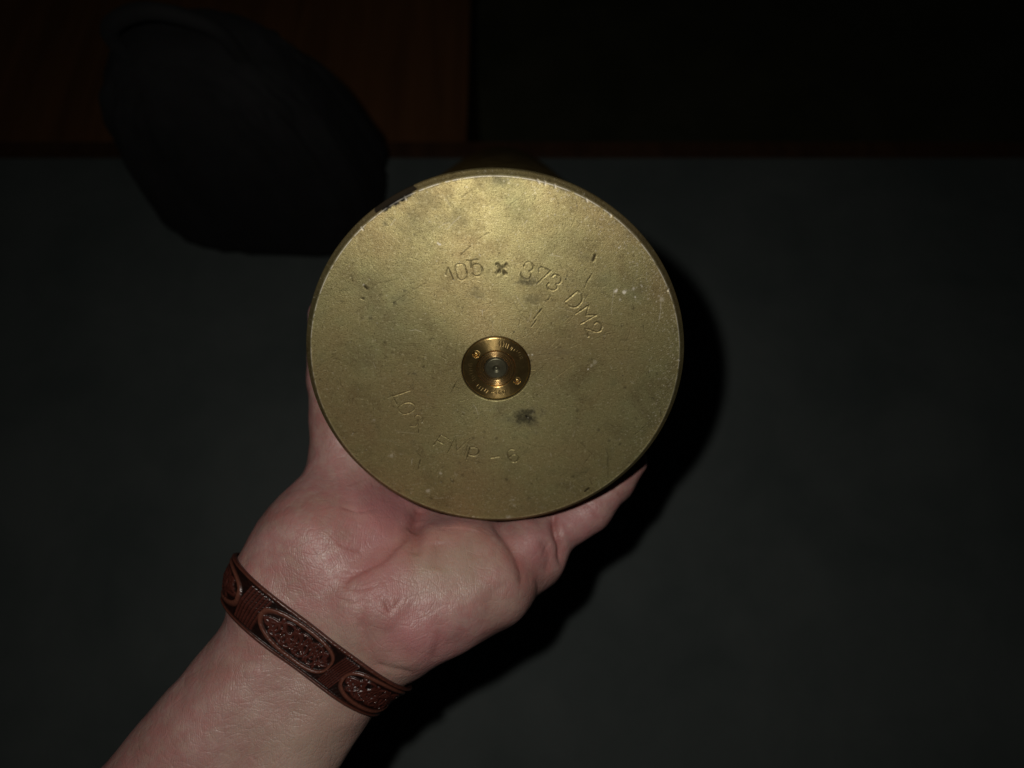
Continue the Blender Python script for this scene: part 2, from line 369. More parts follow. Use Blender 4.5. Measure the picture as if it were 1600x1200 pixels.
def build_head():
    nseg = 1600
    rs = np.concatenate([[11.15, 11.2], np.linspace(11.3, 58.45, 262), [58.6, 58.72, 58.80, 58.86, 58.95]])
    V, F = polar(rs, nseg)
    R = np.hypot(V[:, 0], V[:, 1]); Q = V[:, :2].copy(); z = np.zeros(len(V))
    dark = np.zeros(len(V)); pale = np.zeros(len(V)); cut = np.zeros(len(V))
    z[R < 11.18] = -1.2; z[(R > 11.18) & (R < 11.25)] = -.12
    th = np.arctan2(V[:, 1], V[:, 0])
    ringi = np.minimum(((R-11.15)/.18).astype(int), 262)
    def apply(pts, w, dep, dk, light=False):
        lo_ = pts.min(0)-w*4; hi_ = pts.max(0)+w*4
        idx = np.nonzero((Q[:, 0] > lo_[0]) & (Q[:, 0] < hi_[0]) & (Q[:, 1] > lo_[1]) & (Q[:, 1] < hi_[1]))[0]
        if not len(idx): return
        q = Q[idx]; dm = np.full(len(idx), 9.)
        for a, b in zip(pts[:-1], pts[1:]): dm = np.minimum(dm, seg_dist(q, a, b)[0])
        wn = vnoise(np.c_[q, q[:, :1]*0], .7, 61) if dk < .99 else np.full(len(q), .6)
        w_ = w; w = w*(.55+.75*wn); s = np.exp(-(dm/w)**2)*np.clip(.35+wn*1.1, 0, 1.1); rim = np.exp(-((dm-w*1.7)/(w*.6))**2)
        z[idx] = np.minimum(z[idx], -dep*s)+dep*.16*rim
        if light: pale[idx] = np.maximum(pale[idx], s*dk)
        else: cut[idx] = np.maximum(cut[idx], np.exp(-(dm/(w*.8))**2)*dk*np.clip(wn*1.7, .15, 1))
    for h in hair: apply(*h)
    for s in STR: apply(*s)
    # soft waviness of the worn surface + rounded outer burr
    z += (vnoise(V, 9, 1)-.5)*.05+(vnoise(V, 3.1, 2)-.5)*.02
    n_edge = vnoise(np.c_[np.cos(th)*60, np.sin(th)*60, R*0], 1.1, 5)
    e = np.clip((R-58.4)/.55, 0, 1)
    z += .12*np.exp(-((R-58.55)/.16)**2)*(.4+n_edge) - .30*e**2*(.6+.6*n_edge)
    P3 = np.c_[Q, z*0]
    up = np.clip((V[:, 1]+25)/60, 0, 1)                    # the burr gets paler towards the top
    pale = np.maximum(pale, np.exp(-((R-58.62)/.13)**2)*np.clip((n_edge-.15)*2.6, 0, 1)*(.35+1.0*up)); pale = np.minimum(pale, 1)
    # edge nicks
    for (a, b) in [((840,281),(843,286)),((852,283),(852,288)),((867,289),(868,293)),((916,311),(918,315)),((953,335),(955,337)),((564,355),(567,359)),((1043,454),(1046,451)),((633,308),(635,312)),((1060,562),(1062,564))]:
        p0 = face_xy(*a); p1 = face_xy(*b)
        dm, _ = seg_dist(Q, p0, p1); s = np.exp(-(dm/.24)**2); z -= .15*s; pale = np.maximum(pale, s*.95)
    # pale bruise marks
    for (x, y, s_, am) in [(962.5,454,.55,.75),(975,457,.6,.8),(990,451,.4,.45),(969,468,.35,.45),(993,464,.22,.8),(1012,467,.3,.4),(1033,468,.7,.35),(1003,447,.25,.5),(1029,462,.3,.4),(919,577,.3,.7),(924,571,.5,.25),(930,566,.7,.2),
                           (684,380,.3,.8),(687,382,.3,.8),(967,387,.2,.9),(969,385,.22,.95),(584,657,.5,.25),(611,712,.7,.3),(688,740,.55,.4),(669,767,.75,.35),(803,790,.5,.3),(802,781,.4,.3),(795,808,.8,.35),(740,808,.5,.3),(832,554,.3,.6),(568,445,.3,.5),(826,555,.2,.5)]:
        p0 = face_xy(x, y); dm = np.linalg.norm(Q-p0, axis=1); nn = vnoise(V, .33, 9)*1.9-.45
        pale = np.maximum(pale, min(1, am*1.35)*np.clip((np.exp(-(dm/(s_*1.25))**2)*1.8+nn*.9-.95), 0, 1)*(dm < s_*3))
    # sprinkle of tiny bright nicks, denser along the right hand border
    ns = 520
    for i in range(ns):
        if i < 330: a0 = rng.normal()*.62+.28; r0 = 58.3-abs(rng.normal())*4.0
        elif i < 400: a0 = -math.pi/2+rng.normal()*.35; r0 = 57.5-abs(rng.normal())*6
        else: a0 = rng.random()*2*math.pi; r0 = 58*math.sqrt(rng.random())
        p0 = np.array([r0*math.cos(a0), r0*math.sin(a0)])
        if r0 < 12: continue
        ri = int((r0-11.3)/.18)+2; ti = int((a0 % (2*math.pi))/(2*math.pi)*nseg)
        for dr in (-1, 0, 1):
            for dt in (-1, 0, 1):
                rr = min(max(ri+dr, 0), len(rs)-1); ii = rr*nseg+(ti+dt) % nseg
                d0 = np.linalg.norm(Q[ii]-p0); pale[ii] = max(pale[ii], (.35+.5*rng.random())*math.exp(-(d0/.17)**2))
    # dark stains: (centre px, radii mm, strength, noise scale)
    for (x, y, rx, ry, am, sc_) in [(821,651,6.2,3.9,.85,1.6),(822,650,1.5,1.1,1.0,.5),(812,664,1.5,1.0,.4,.8),(838,676,1.4,1.2,.4,.8),(790,655,3,2.6,.22,1.5),(780,636,3.5,1.6,.25,1.2),(776,672,3,2,.22,1.2),
                                (626,466,3.2,2.4,.35,1.0),(617,474,.9,.9,.7,.5),(633,454,.8,.8,.6,.5),(993,458,2.6,3.4,.38,1.2),(1001,449,2.2,2,.4,.8),(823,440,3.4,1.4,.6,.7),(745,458,3,2.2,.3,.9),(832,468,3.4,1.8,.4,.8),
                                (880,551,5.5,1.3,.45,1.2),(850,552,8,4,.22,2),(984,566,2.6,1.8,.30,1.2),(880,494,2.6,2,.2,1),(782,281,3.4,1.6,.45,.8),(775,284,1.5,1.2,.4,.6),(884,295,2.2,1.4,.35,.7),(985,363,2.4,2,.35,.8),
                                (668,312,3.5,4,.28,1.4),(655,345,7,5,.22,2),(700,345,7,4,.2,2),(606,500,5,8,.22,2.4),(575,470,6,9,.2,2.4),(640,420,6,5,.15,2.2),(580,560,5,9,.22,2.2),(650,585,3.2,2.2,.30,1.2),
                                (648,584,.8,.7,.7,.4),(602,350,.8,.8,.5,.5),(803,519,.32,.32,1,.3),(884,436,.3,.3,1,.3),(886,431,.3,.3,.9,.3),(973,587,.4,.3,1,.3),(741,645,.4,.3,.8,.3),(668,617,.4,.35,.9,.3),(914,404,2,1.4,.3,.7),
                                (648,690,1.2,1,.4,.5),(745,700,7,5,.2,2.2),(940,436,3,2,.2,1.2),(1000,640,7,5,.12,2),(960,690,3,2,.15,1),(900,440,5,4,.14,1.6),(765,700,9,4,.15,2),(860,600,7,7,.15,2.2)]:
        p0 = face_xy(x, y); d = (Q-p0)/np.array([rx, ry]); q2 = (d**2).sum(1)
        idx = np.nonzero(q2 < 4)[0]
        nn = vnoise(V[idx], sc_, 11)*.6+vnoise(V[idx], sc_*.37, 12)*.4
        f_ = np.clip(np.exp(-q2[idx]*1.1)*1.25+(nn-.5)*1.5-.18, 0, 1)*am
        dark[idx] = np.maximum(dark[idx], f_)
    # black paint left on the rim, upper left
    pb = [face_xy(598, 322), face_xy(617, 311), face_xy(635, 301)]
    dm = np.minimum(seg_dist(Q, pb[0], pb[1])[0], seg_dist(Q, pb[1], pb[2])[0])
    nn = vnoise(V, .8, 13)*.6+vnoise(V, .3, 14)*.4
    f_ = np.clip((1.9-dm)*1.4+(nn-.5)*2.2, 0, 1)*(dm < 3); f_[R < 57.2] *= .0
    f_ *= np.clip((R-57.4)/.8+(nn-.5), 0, 1)
    dark = np.maximum(dark, f_); pale *= (1-f_*.6)
    V[:, 2] = z
    col0 = np.c_[np.clip(dark, 0, 1), np.clip(pale, 0, 1), np.clip(cut, 0, 1)]
    # chamfer, rim side, extraction groove
    prof = [(59.15, -.42), (59.5, -.70), (59.9, -.98), (60.25, -1.2), (60.45, -1.36), (60.55, -1.6), (60.55, -4.0), (60.5, -6.2), (60.1, -6.7), (57.6, -7.0), (56.4, -7.4), (56.3, -10.2), (57.1, -11.4), (57.3, -12)]
    V2, F2 = lathe(prof, nseg)
    R2 = np.hypot(V2[:, 0], V2[:, 1]); th2 = np.arctan2(V2[:, 1], V2[:, 0])
    nz = vnoise(V2, 2.2, 21)-.5; V2[:, 2] += nz*.05
    off = len(V); i0 = (len(rs)-1)*nseg; j = np.arange(nseg); kk = (j+1) % nseg
    Fb = np.stack([i0+j, off+j, off+kk, i0+kk], -1)
    pk = vnoise(V2, 1.2, 22)
    sel = V2[:, :2]; dm2 = np.minimum(seg_dist(sel, pb[0]*.985, pb[1]*.985)[0], seg_dist(sel, pb[1]*.985, pb[2]*.985)[0])
    f2 = np.clip((3.4-dm2)*1.4+(vnoise(V2, .7, 13)-.4)*2.0, 0, 1.05)*(V2[:, 2] > -5)
    col2 = np.c_[np.maximum(np.minimum(f2, 1), np.clip((pk-.72)*2, 0, .5)), np.clip((vnoise(V2, .5, 23)-.88)*5, 0, .5)*(1-f2), .12+.22*vnoise(V2, 5, 24)]
    Vt = np.vstack([V, V2])*MM; Ft = np.vstack([F, Fb, F2+off])
    m = mesh_np('case_head', Vt, Ft); attr(m, 'wear', np.vstack([col0, col2]))
    return m
M_face = brass_face()
head = link('case_head', build_head(), M_face, case)
M_side = metal('aged_brass_side', c4(.20, .14, .05), c4(.28, .21, .085), .42, 40, .9)
bp = [(57.3, -12.01), (57.25, -20), (56.8, -90), (56.2, -180), (55.4, -300), (54.3, -352), (53.9, -356), (53.8, -371.6), (53.4, -372), (52.6, -371.8), (52.4, -356), (53.4, -340), (54, -200), (54, -24), (52, -18), (0.01, -17)]
V, F = lathe(bp, 160); body = link('case_body', mesh_np('case_body', V*MM, F), M_side, case)

# ------------------------------------------------------------------ primer
primer = bpy.data.objects.new('primer', None); COL.objects.link(primer); primer.parent = case
M_ring = metal('bronze_primer', c4(.64, .46, .175), c4(.40, .27, .105), .31, 120, .95, .85, .00005)
M_in = metal('bronze_inner', c4(.56, .41, .18), c4(.34, .22, .10), .31, 120, .95, .75, .00004)
M_cap = metal('dull_nickel_cap', c4(.15, .14, .085), c4(.10, .095, .06), .42, 90, .8, .3, .00002)
def hmap(name, r0, r1, n, nseg, hf, mat):
    V, F = polar(np.linspace(r0, r1, n), nseg); V[:, 2] = hf(V)
    return link(name, mesh_np(name, V*MM, F), mat, primer)
def interp(R, tab):
    t = np.array(tab); return np.interp(R, t[:, 0], t[:, 1])
holes = [face_xy(743.8, 554.5), face_xy(808.0, 595.8)]
GL = []
def gl(items):
    for it in items: GL.append(np.array([face_xy(700+a/9.23, 510+b/9.23) for a, b in it]))
gl([[(752,222),(744,250),(752,285)], [(790,225),(802,255),(790,290)], [(840,250),(825,300)], [(872,262),(850,318)], [(905,285),(918,300),(900,320)], [(930,310),(905,345)], [(965,330),(940,352)],
    [(985,365),(1000,350)], [(1010,385),(1040,372)], [(1020,420),(1060,395),(1070,430),(1030,452)], [(1040,470),(1078,450)]])
gl([[(290,545),(350,540)], [(295,570),(345,572)], [(300,610),(345,605),(350,640),(305,642),(300,610)], [(305,690),(350,675)], [(330,730),(372,700),(385,725),(345,755),(330,730)], [(350,790),(395,760)],
    [(385,810),(420,850)], [(405,870),(440,838)], [(440,900),(470,868)], [(470,925),(505,890)], [(520,935),(545,905)], [(545,960),(572,930),(560,915)]])
gl([[(620,955),(655,955)], [(690,925),(698,985)], [(680,935),(690,925)], [(745,930),(730,960),(745,985),(765,970),(745,955)], [(800,915),(785,945),(798,975),(822,965),(825,930),(800,915)]])
def ring_h(V):
    R = np.hypot(V[:, 0], V[:, 1])
    z = interp(R, [(6.25, -1.3), (6.3, -.42), (6.5, -.30), (10.35, -.26), (10.6, -.40), (10.85, -.9), (10.95, -1.4)])
    for h in holes:
        d = np.linalg.norm(V[:, :2]-h, axis=1)
        z = np.where(d < 1.15, -1.5+.95*np.sqrt(np.clip(1-((d)/.80)**2, 0, 1)), z); z += .05*np.exp(-((d-1.25)/.12)**2)
    for p in GL:
        dm = np.full(len(V), 9.)
        for a, b in zip(p[:-1], p[1:]): dm = np.minimum(dm, seg_dist(V[:, :2], a, b)[0])
        z -= .05*np.exp(-(dm/.12)**2)
    return z+(vnoise(V, .8, 31)-.5)*.02
hmap('primer_ring', 6.25, 10.95, 70, 900, ring_h, M_ring)
def inner_h(V):
    R = np.hypot(V[:, 0], V[:, 1]); th = np.arctan2(V[:, 1], V[:, 0])
    z = interp(R, [(3.72, -1.5), (3.92, -1.2), (4.0, -.62), (4.15, -.5), (4.3, -.52), (4.36, -.95), (4.66, -.95), (4.72, -.50), (4.95, -.46), (5.08, -.92), (5.38, -.94), (5.55, -.40), (5.72, -.36), (5.88, -.50), (5.98, -1.0), (6.18, -1.35)])
    return z+(vnoise(V, .5, 33)-.5)*.03*np.exp(-((R-4.7)/.6)**2)
hmap('staked_collar', 3.72, 6.18, 60, 420, inner_h, M_in)
def cap_h(V):
    R = np.hypot(V[:, 0]-.05, V[:, 1]+.1)
    z = interp(np.hypot(V[:, 0], V[:, 1]), [(0, -.66), (3.2, -.70), (3.40, -.82), (3.50, -1.3), (3.62, -1.4)])
    z += -.55*np.clip(1-(R/1.25)**2, 0, 1)+.32*np.exp(-(R/.33)**2)
    return z+(vnoise(V, .8, 35)-.5)*.03
hmap('primer_cap', .001, 3.62, 60, 240, cap_h, M_cap)
pocket = lathe([(11.15, -1.2), (11.15, -1.45), (.01, -1.45)], 96)
link('primer_seat', mesh_np('primer_seat', pocket[0]*MM, pocket[1]), metal('black_gap', c4(.02, .014, .008), c4(.03, .02, .01), .6, 60, .3), primer)

# ------------------------------------------------------------------ the hand (camera-frame mm, one continuous surface)
def cyl(L, ang, rad):               # point around the case: L behind the base, angle from its underside towards the right
    t = math.radians(ang); return Cc - a_*L + rad*(-math.cos(t)*u_+math.sin(t)*x_)
PRIMS = []                          # (a, b, ra, rb, k)
def rc(a, b, ra, rb, k=6.): PRIMS.append((np.array(a, float), np.array(b, float), ra, rb, k))
Wr = P(529, 976, 209); lat = np.array([.78, -.60, 0.05]); lat /= np.linalg.norm(lat)
fdir = np.array([-.56, -.74, .30]); fdir /= np.linalg.norm(fdir)
rc(Wr+lat*9, Wr+lat*10+fdir*110, 18.6, 22, 8); rc(Wr-lat*11, Wr-lat*12+fdir*110, 20, 23, 8)
rc(Wr+lat*10+fdir*110, Wr+lat*12+fdir*280, 22, 33, 8); rc(Wr-lat*12+fdir*110, Wr-lat*14+fdir*280, 23, 33, 8)
M5 = P(812, 868, 227); M4 = np.array([-5, -53, -247.]); M3 = np.array([-13, -43, -268.]); M2 = np.array([-22, -33, -287.])
rc(Wr+lat*12, M5, 15, 13.5, 7); rc(Wr+lat*4, M4, 16, 14, 8); rc(Wr-lat*4, M3, 16, 14, 8); rc(Wr-lat*12, M2, 16, 14, 8)
rc(M5, M4, 13, 13, 6); rc(M4, M3, 13.5, 13.5, 6); rc(M3, M2, 13.5, 13.5, 6)
# hypothenar pad and heel
rc(P(640, 965, 204), P(762, 915, 213), 17.8, 16.5, 10); rc(P(565, 955, 206), P(590, 992, 205), 18, 15.5, 11); rc(P(560, 925, 207), P(650, 890, 212), 17, 14, 12); rc(P(600, 930, 203), P(720, 865, 215), 14, 12, 9)
rc(P(700, 880, 214), P(735, 850, 221), 13, 11, 8)
rc(P(640, 845, 224), P(700, 825, 230), 11, 11, 9)
# distal pad below the little finger
rc(P(826, 850, 222), P(838, 868, 224), 11.5, 11.5, 4)
# thenar mound and thumb
TM = P(545, 752, 227)
rc(P(455, 915, 206), P(500, 850, 212), 21, 21, 8); rc(P(500, 850, 212), TM, 21, 16, 7)
rc(P(560, 830, 216), P(612, 800, 226), 15, 12, 9); rc(P(520, 900, 207), P(590, 850, 214), 13, 12, 8)
# little finger
F5 = [P(858, 838, 226), P(922, 794, 229), P(960, 755, 231), P(986, 722, 232)]
rc(M5, F5[0], 12, 9.4, 4); rc(F5[0], F5[1], 9.2, 8.5, 2.0); rc(F5[1], F5[2], 8.4, 7.5, 2.0); rc(F5[2], F5[3], 7.4, 6.0, 2.0)
# ring, middle, index finger curled round the far side of the case
for M, L, A, r in ((M4, (33, 29, 27), (34, 55, 73), (9, 8.4, 7.6, 6.6)), (M3, (55, 50, 48), (32, 57, 78), (9.4, 8.8, 8, 6.9)), (M2, (77, 72, 70), (26, 49, 68), (9.2, 8.6, 7.8, 6.8))):
    pts = [M]+[cyl(l, a, 57+rr*.93) for l, a, rr in zip(L, A, r[1:])]
    for i in range(3): rc(pts[i], pts[i+1], 12 if i == 0 else r[i], r[i+1], 4 if i == 0 else 2)
IP = cyl(38, -72, 57+10); TT = cyl(50, -92, 57+9)
rc(TM, IP, 14.5, 10.6, 5); rc(IP, TT, 10.8, 8.6, 2.5)
def smin(a, b, k):
    h = np.clip(.5+.5*(b-a)/k, 0, 1); return b+(a-b)*h-k*h*(1-h)
def sdf(Q):
    Q = Q.astype(np.float32); d = None
    for a, b, ra, rb, k in PRIMS:
        ab = (b-a).astype(np.float32); t = np.clip(((Q-a.astype(np.float32))@ab)/float(ab@ab), 0, 1)
        dd = np.sqrt((((Q-a.astype(np.float32))-t[:, None]*ab)**2).sum(1))-(ra+(rb-ra)*t)
        d = dd if d is None else smin(d, dd, k)
    # flesh yields round the case
    rel = Q-Cc.astype(np.float32); L = -(rel@a_.astype(np.float32)); x = rel@x_.astype(np.float32); u = rel@u_.astype(np.float32)
    rad = np.sqrt(x*x+u*u); prof = np.interp(L, [-2, 0, 1.3, 6.8, 7.5, 11, 12, 90, 400], [59, 59, 60.9, 60.9, 58.6, 58.6, 57.8, 57.2, 55])
    cs = np.maximum(rad-prof, np.maximum(-L-.3, L-380))
    return -smin(-d, cs-.15, 1.5)
def grad(Q, e=.25):
    G = np.stack([sdf(Q+np.eye(3)[i]*e)-sdf(Q-np.eye(3)[i]*e) for i in range(3)], 1)
    return G/np.maximum(np.linalg.norm(G, axis=1, keepdims=True), 1e-6)
def surface():
    h = 1.15
    pts = np.vstack([np.vstack([a-ra, a+ra, b-rb, b+rb]) for a, b, ra, rb, _ in PRIMS]); lo_ = pts.min(0)-6; hi_ = pts.max(0)+6
    ns = (((hi_-lo_)/(4*h)).astype(int)+2); nf = ns*4+1
    gc = [lo_[i]+np.arange(ns[i])*4*h+2*h for i in range(3)]
    C3 = np.stack(np.meshgrid(*gc, indexing='ij'), -1).reshape(-1, 3); dc = sdf(C3).reshape(ns)
    D = np.repeat(np.repeat(np.repeat(dc, 4, 0), 4, 1), 4, 2); D = np.pad(D, ((0, 1),)*3, mode='edge').astype(np.float32)
    act = np.abs(D) < 4*h*1.9
    ii = np.argwhere(act); D[act] = sdf(lo_+ii*h)
    s = D < 0
    cells = np.zeros(tuple(n-1 for n in D.shape), bool); tot = np.zeros(cells.shape, np.int8)
    sh = [s[i:s.shape[0]-1+i, j:s.shape[1]-1+j, k:s.shape[2]-1+k] for i in (0, 1) for j in (0, 1) for k in (0, 1)]
    for q in sh: tot += q
    cells = (tot > 0) & (tot < 8); idx = np.argwhere(cells); ID = np.full(cells.shape, -1, np.int64); ID[cells] = np.arange(len(idx))
    acc = np.zeros((len(idx), 3)); cnt = np.zeros(len(idx))
    cor = [(i, j, k) for i in (0, 1) for j in (0, 1) for k in (0, 1)]
    for a in range(8):
        for b in range(a+1, 8):
            if sum(abs(x-y) for x, y in zip(cor[a], cor[b])) != 1: continue
            da = D[tuple((idx+cor[a]).T)]; db = D[tuple((idx+cor[b]).T)]; m = (da < 0) != (db < 0)
            t = np.where(m, da/np.where(m, da-db, 1), 0)
            acc += np.where(m[:, None], np.array(cor[a])+t[:, None]*(np.array(cor[b])-np.array(cor[a])), 0); cnt += m
    V = lo_+(idx+acc/cnt[:, None])*h; Fs = []
    for ax in range(3):
        e = np.eye(3, dtype=int)[ax]; o1 = np.eye(3, dtype=int)[(ax+1) % 3]; o2 = np.eye(3, dtype=int)[(ax+2) % 3]
        sl0 = tuple(slice(0, n-1) if i == ax else slice(1, n-1) for i, n in enumerate(s.shape))
        sl1 = tuple(slice(1, n) if i == ax else slice(1, n-1) for i, n in enumerate(s.shape))
        A = s[sl0]; B = s[sl1]; q = np.argwhere(A != B)
        if not len(q): continue
        fl = A[tuple(q.T)]; q = q+(o1+o2)
        f4 = np.stack([ID[tuple((q-o1-o2).T)], ID[tuple((q-o2).T)], ID[tuple(q.T)], ID[tuple((q-o1).T)]], 1)
        f4[~fl] = f4[~fl][:, ::-1]; Fs.append(f4)
    return V, np.vstack(Fs)
def CR(pts): return catmull(np.array(pts, float), 5)
CREASES = [  # photo pixels, half width mm, depth mm, redness
 (CR([(656,792),(650,812),(642,830)]), 2.0, 1.3, .8), (CR([(642,828),(634,842),(616,858),(598,876),(570,890),(545,905),(538,918)]), 1.1, .6, .55),
 (CR([(654,812),(652,840),(649,870)]), 2.2, 1.2, .5), (CR([(682,845),(684,866),(681,892)]), 3.8, .8, .3), (CR([(528,849),(545,857),(566,861)]), .45, .4, .35),
 (CR([(603,936),(606,948),(610,958)]), .6, .45, .8), (CR([(627,934),(620,944),(611,956)]), .6, .35, .4), (CR([(588,925),(600,940),(608,955)]), 1.2, .25, .3),
 (CR([(559,975),(561,976),(571,994),(580,1016),(587,1034),(600,1052)]), 2.4, .5, .12), (CR([(688,980),(685,1004),(679,1022),(674,1030)]), 1.6, .4, .3),
 (CR([(771,818),(790,844),(808,874),(815,900),(812,915)]), 1.6, 1.0, .45), (CR([(863,802),(866,819),(870,838),(875,854),(876,882)]), 1.1, 2.0, .9),
 (CR([(846,842),(858,862),(857,880),(852,896)]), 1.9, .8, .35), (CR([(913,788),(924,798),(936,812)]), .55, .45, .45), (CR([(956,763),(964,768),(973,778)]), .5, .4, .45),
 (CR([(746,700+120),(740,850),(744,875)]), 4.0, .5, 0.), (CR([(800,905),(770,930),(762,960),(748,980)]), 2.6, .3, .15), (CR([(690,940),(688,960),(689,985)]), 2.4, .25, .1),
 (CR([(535,915),(550,920),(566,921),(584,915)]), .4, .3, .3), (CR([(530,938),(548,940),(566,936)]), .45, .3, .25), (CR([(574,935),(566,960),(566,985)]), 2.0, .4, .3),
 (CR([(836,905),(840,918),(838,930)]), .6, .35, .1), (CR([(540,760),(560,752),(575,748)]), .35, .2, .1), (CR([(590,1040),(615,1046),(645,1052)]), .8, .5, .2),
 (CR([(530,1000-210),(560,800),(590,795)]), .5, .25, .2), (CR([(860,845),(850,870)]), .5, .3, .1), (CR([(600,980),(625,1012),(650,1030)]), 2.2, .25, .2)]
def build_hand():
    V, F = surface()
    m = mesh_np('tmp', V, F); o = bpy.data.objects.new('tmp', m); COL.objects.link(o)
    md = o.modifiers.new('s', 'SUBSURF'); md.levels = 1; dg = bpy.context.evaluated_depsgraph_get()
    m2 = bpy.data.meshes.new_from_object(o.evaluated_get(dg)); bpy.data.objects.remove(o)
    n = len(m2.vertices); V = np.empty(n*3, np.float32); m2.vertices.foreach_get('co', V); V = V.reshape(-1, 3).astype(float)
    for _ in range(2): V = V-grad(V)*sdf(V)[:, None]*.9
    N = grad(V)
    px = 800+FPX*V[:, 0]/-V[:, 2]; py = 600-FPX*V[:, 1]/-V[:, 2]; d = -V[:, 2]
    facing = np.clip((-(V*N).sum(1)/np.linalg.norm(V, axis=1))*2.5+.1, 0, 1)*(d < 245)
    disp = (vnoise(V, 14, 41)-.5)*1.3+(vnoise(V, 6, 42)-.5)*.55+(vnoise(V, 2.2, 43)-.5)*.10
    fold = np.zeros(n); Q = np.c_[px, py]; mmpx = d/FPX
    for pts, w, dep, rd in CREASES:
        lo_, hi_ = pts.min(0)-30, pts.max(0)+30
        idx = np.nonzero((px > lo_[0]) & (px < hi_[0]) & (py > lo_[1]) & (py < hi_[1]) & (facing > 0))[0]
        if not len(idx): continue
        dm = np.full(len(idx), 1e3); tt = np.zeros(len(idx)); ns = len(pts)-1
        for i, (a, b) in enumerate(zip(pts[:-1], pts[1:])):
            q, t = seg_dist(Q[idx], a, b); c = q < dm; dm[c] = q[c]; tt[c] = (i+t[c])/ns
        dm = dm*mmpx[idx]; env = np.clip(np.minimum(tt, 1-tt)*6+.25, 0, 1)*facing[idx]
        disp[idx] -= dep*env*np.exp(-(dm/w)**1.4)*.9; disp[idx] += .10*dep*env*np.exp(-((dm-2.4*w)/(w*1.4))**2)
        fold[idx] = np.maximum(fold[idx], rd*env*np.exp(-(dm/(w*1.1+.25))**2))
    keep = np.clip((np.abs(sdf(V)*0)+1), 0, 1)
    # stay clear of the case
    rel = V-Cc; L = -(rel@a_); rad = np.hypot(rel@x_, rel@u_); near = np.clip((rad-61.5)/3, 0, 1); near = np.where((L > -3) & (L < 380), near, 1)
    V = V+N*(disp*near)[:, None]
    def blob(x, y, r): return np.exp(-((px-x)**2+(py-y)**2)/r**2)
    red = np.clip(blob(600,800,60)+.6*blob(620,900,45)+.8*blob(830,860,28)+.4*blob(690,1000,40)+.7*blob(900,815,40)+.5*blob(700,830,35)+.8*blob(635,1000,45)+.4*blob(560,880,40), 0, 1)*np.clip(.6+vnoise(V, 9, 44)*.8, 0, 1)
    pale = np.clip(.9*blob(715,885,48)+.7*blob(660,890,35)+.5*blob(790,950,35)+1.0*blob(520,1030,52)+.5*blob(620,1050,25)+1.*blob(480,1180,130)+.4*blob(560,720,30), 0, 1)*np.clip(.6+vnoise(V, 11, 45)*.6, 0, 1)
    red = red*(1-.6*pale)
    Vw = (np.c_[V*MM, np.ones(n)] @ np.array(MC).T)[:, :3]
    m2.vertices.foreach_set('co', Vw.astype(np.float32).ravel()); m2.update()
    m2.polygons.foreach_set('use_smooth', np.ones(len(m2.polygons), bool)); m2.name = 'person'
    attr(m2, 'tone', np.c_[red, pale, fold]); return m2
hand = link('person', build_hand(), skin())
tag(hand, 'bare left hand and forearm, palm up, cradling the brass shell case from below', 'person')

# ------------------------------------------------------------------ tooled leather bracelet
AX = fdir; Bc = P(508, 1007, 206)
e1 = lat-(lat@AX)*AX; e1 /= np.linalg.norm(e1); e2 = np.cross(AX, e1)
if e2[2] < 0: e2 = -e2
def wrist_r(s, th):
    s = np.atleast_1d(s).ravel(); th = np.atleast_1d(th).ravel()
    D = np.cos(th)[:, None]*e1+np.sin(th)[:, None]*e2; O = Bc+s[:, None]*AX; r = np.full(len(s), 62.)
    lo_ = np.full(len(s), 5.); hi_ = np.full(len(s), 55.)
    for _ in range(18):
        m_ = (lo_+hi_)/2; v = sdf(O+D*m_[:, None]); c = v < 0; lo_ = np.where(c, m_, lo_); hi_ = np.where(c, hi_, m_)
    return O, D, lo_
def to_world(V): return (np.c_[V*MM, np.ones(len(V))] @ np.array(MC).T)[:, :3]
brace = bpy.data.objects.new('leather_bracelet', None); COL.objects.link(brace)
brace.location = MC @ Vector(Bc*MM)
tag(brace, 'brown leather bracelet tooled with interlaced knotwork, worn on the wrist', 'bracelet')
def place(name, V, F, mat, parent):
    m = mesh_np(name, to_world(V)-np.array(brace.location), F); return link(name, m, mat, parent), m
HW = 7.1
BAND_PHASE = -11.7
def knot_curves():                  # in (arc mm, s mm) on the band: repeating interlace
    out = []
    Lp = 38.; OFF = BAND_PHASE
    for k in range(-3, 4):
        c = k*Lp+OFF
        t = np.linspace(0, 2*np.pi, 120); cs, sn = np.cos(t), np.sin(t)
        out.append((np.c_[c+15.2*np.sign(cs)*np.abs(cs)**.75, 5.0*np.sign(sn)*np.abs(sn)**.75], .62, 1))
        x = np.linspace(-13.5, 13.5, 90)
        for ph in (0, 2.1, 4.2): out.append((np.c_[c+x+.9*np.sin(x*1.9+ph), 3.3*np.sin(x*.72+ph)*np.clip((13.8-np.abs(x))/4, 0, 1)], .46, 0))
        for q in (-10.6, -6.2, -1.9, 2.4, 6.8, 11.):
            out.append((np.c_[c+q+1.5*cs, 1.5*sn+1.1*math.sin(q*2)], .36, 0))
            out.append((np.c_[c+q+1.9+.9*cs, -1.6*math.cos(q)+.9*sn], .32, 0))
        for q in np.arange(-3.2, 3.3, .95):
            out.append((np.array([[c+19+q-1.3, -5.2], [c+19+q-.1, 0], [c+19+q+1.3, 5.2]]), .30, 0))
    return out
KN = knot_curves()
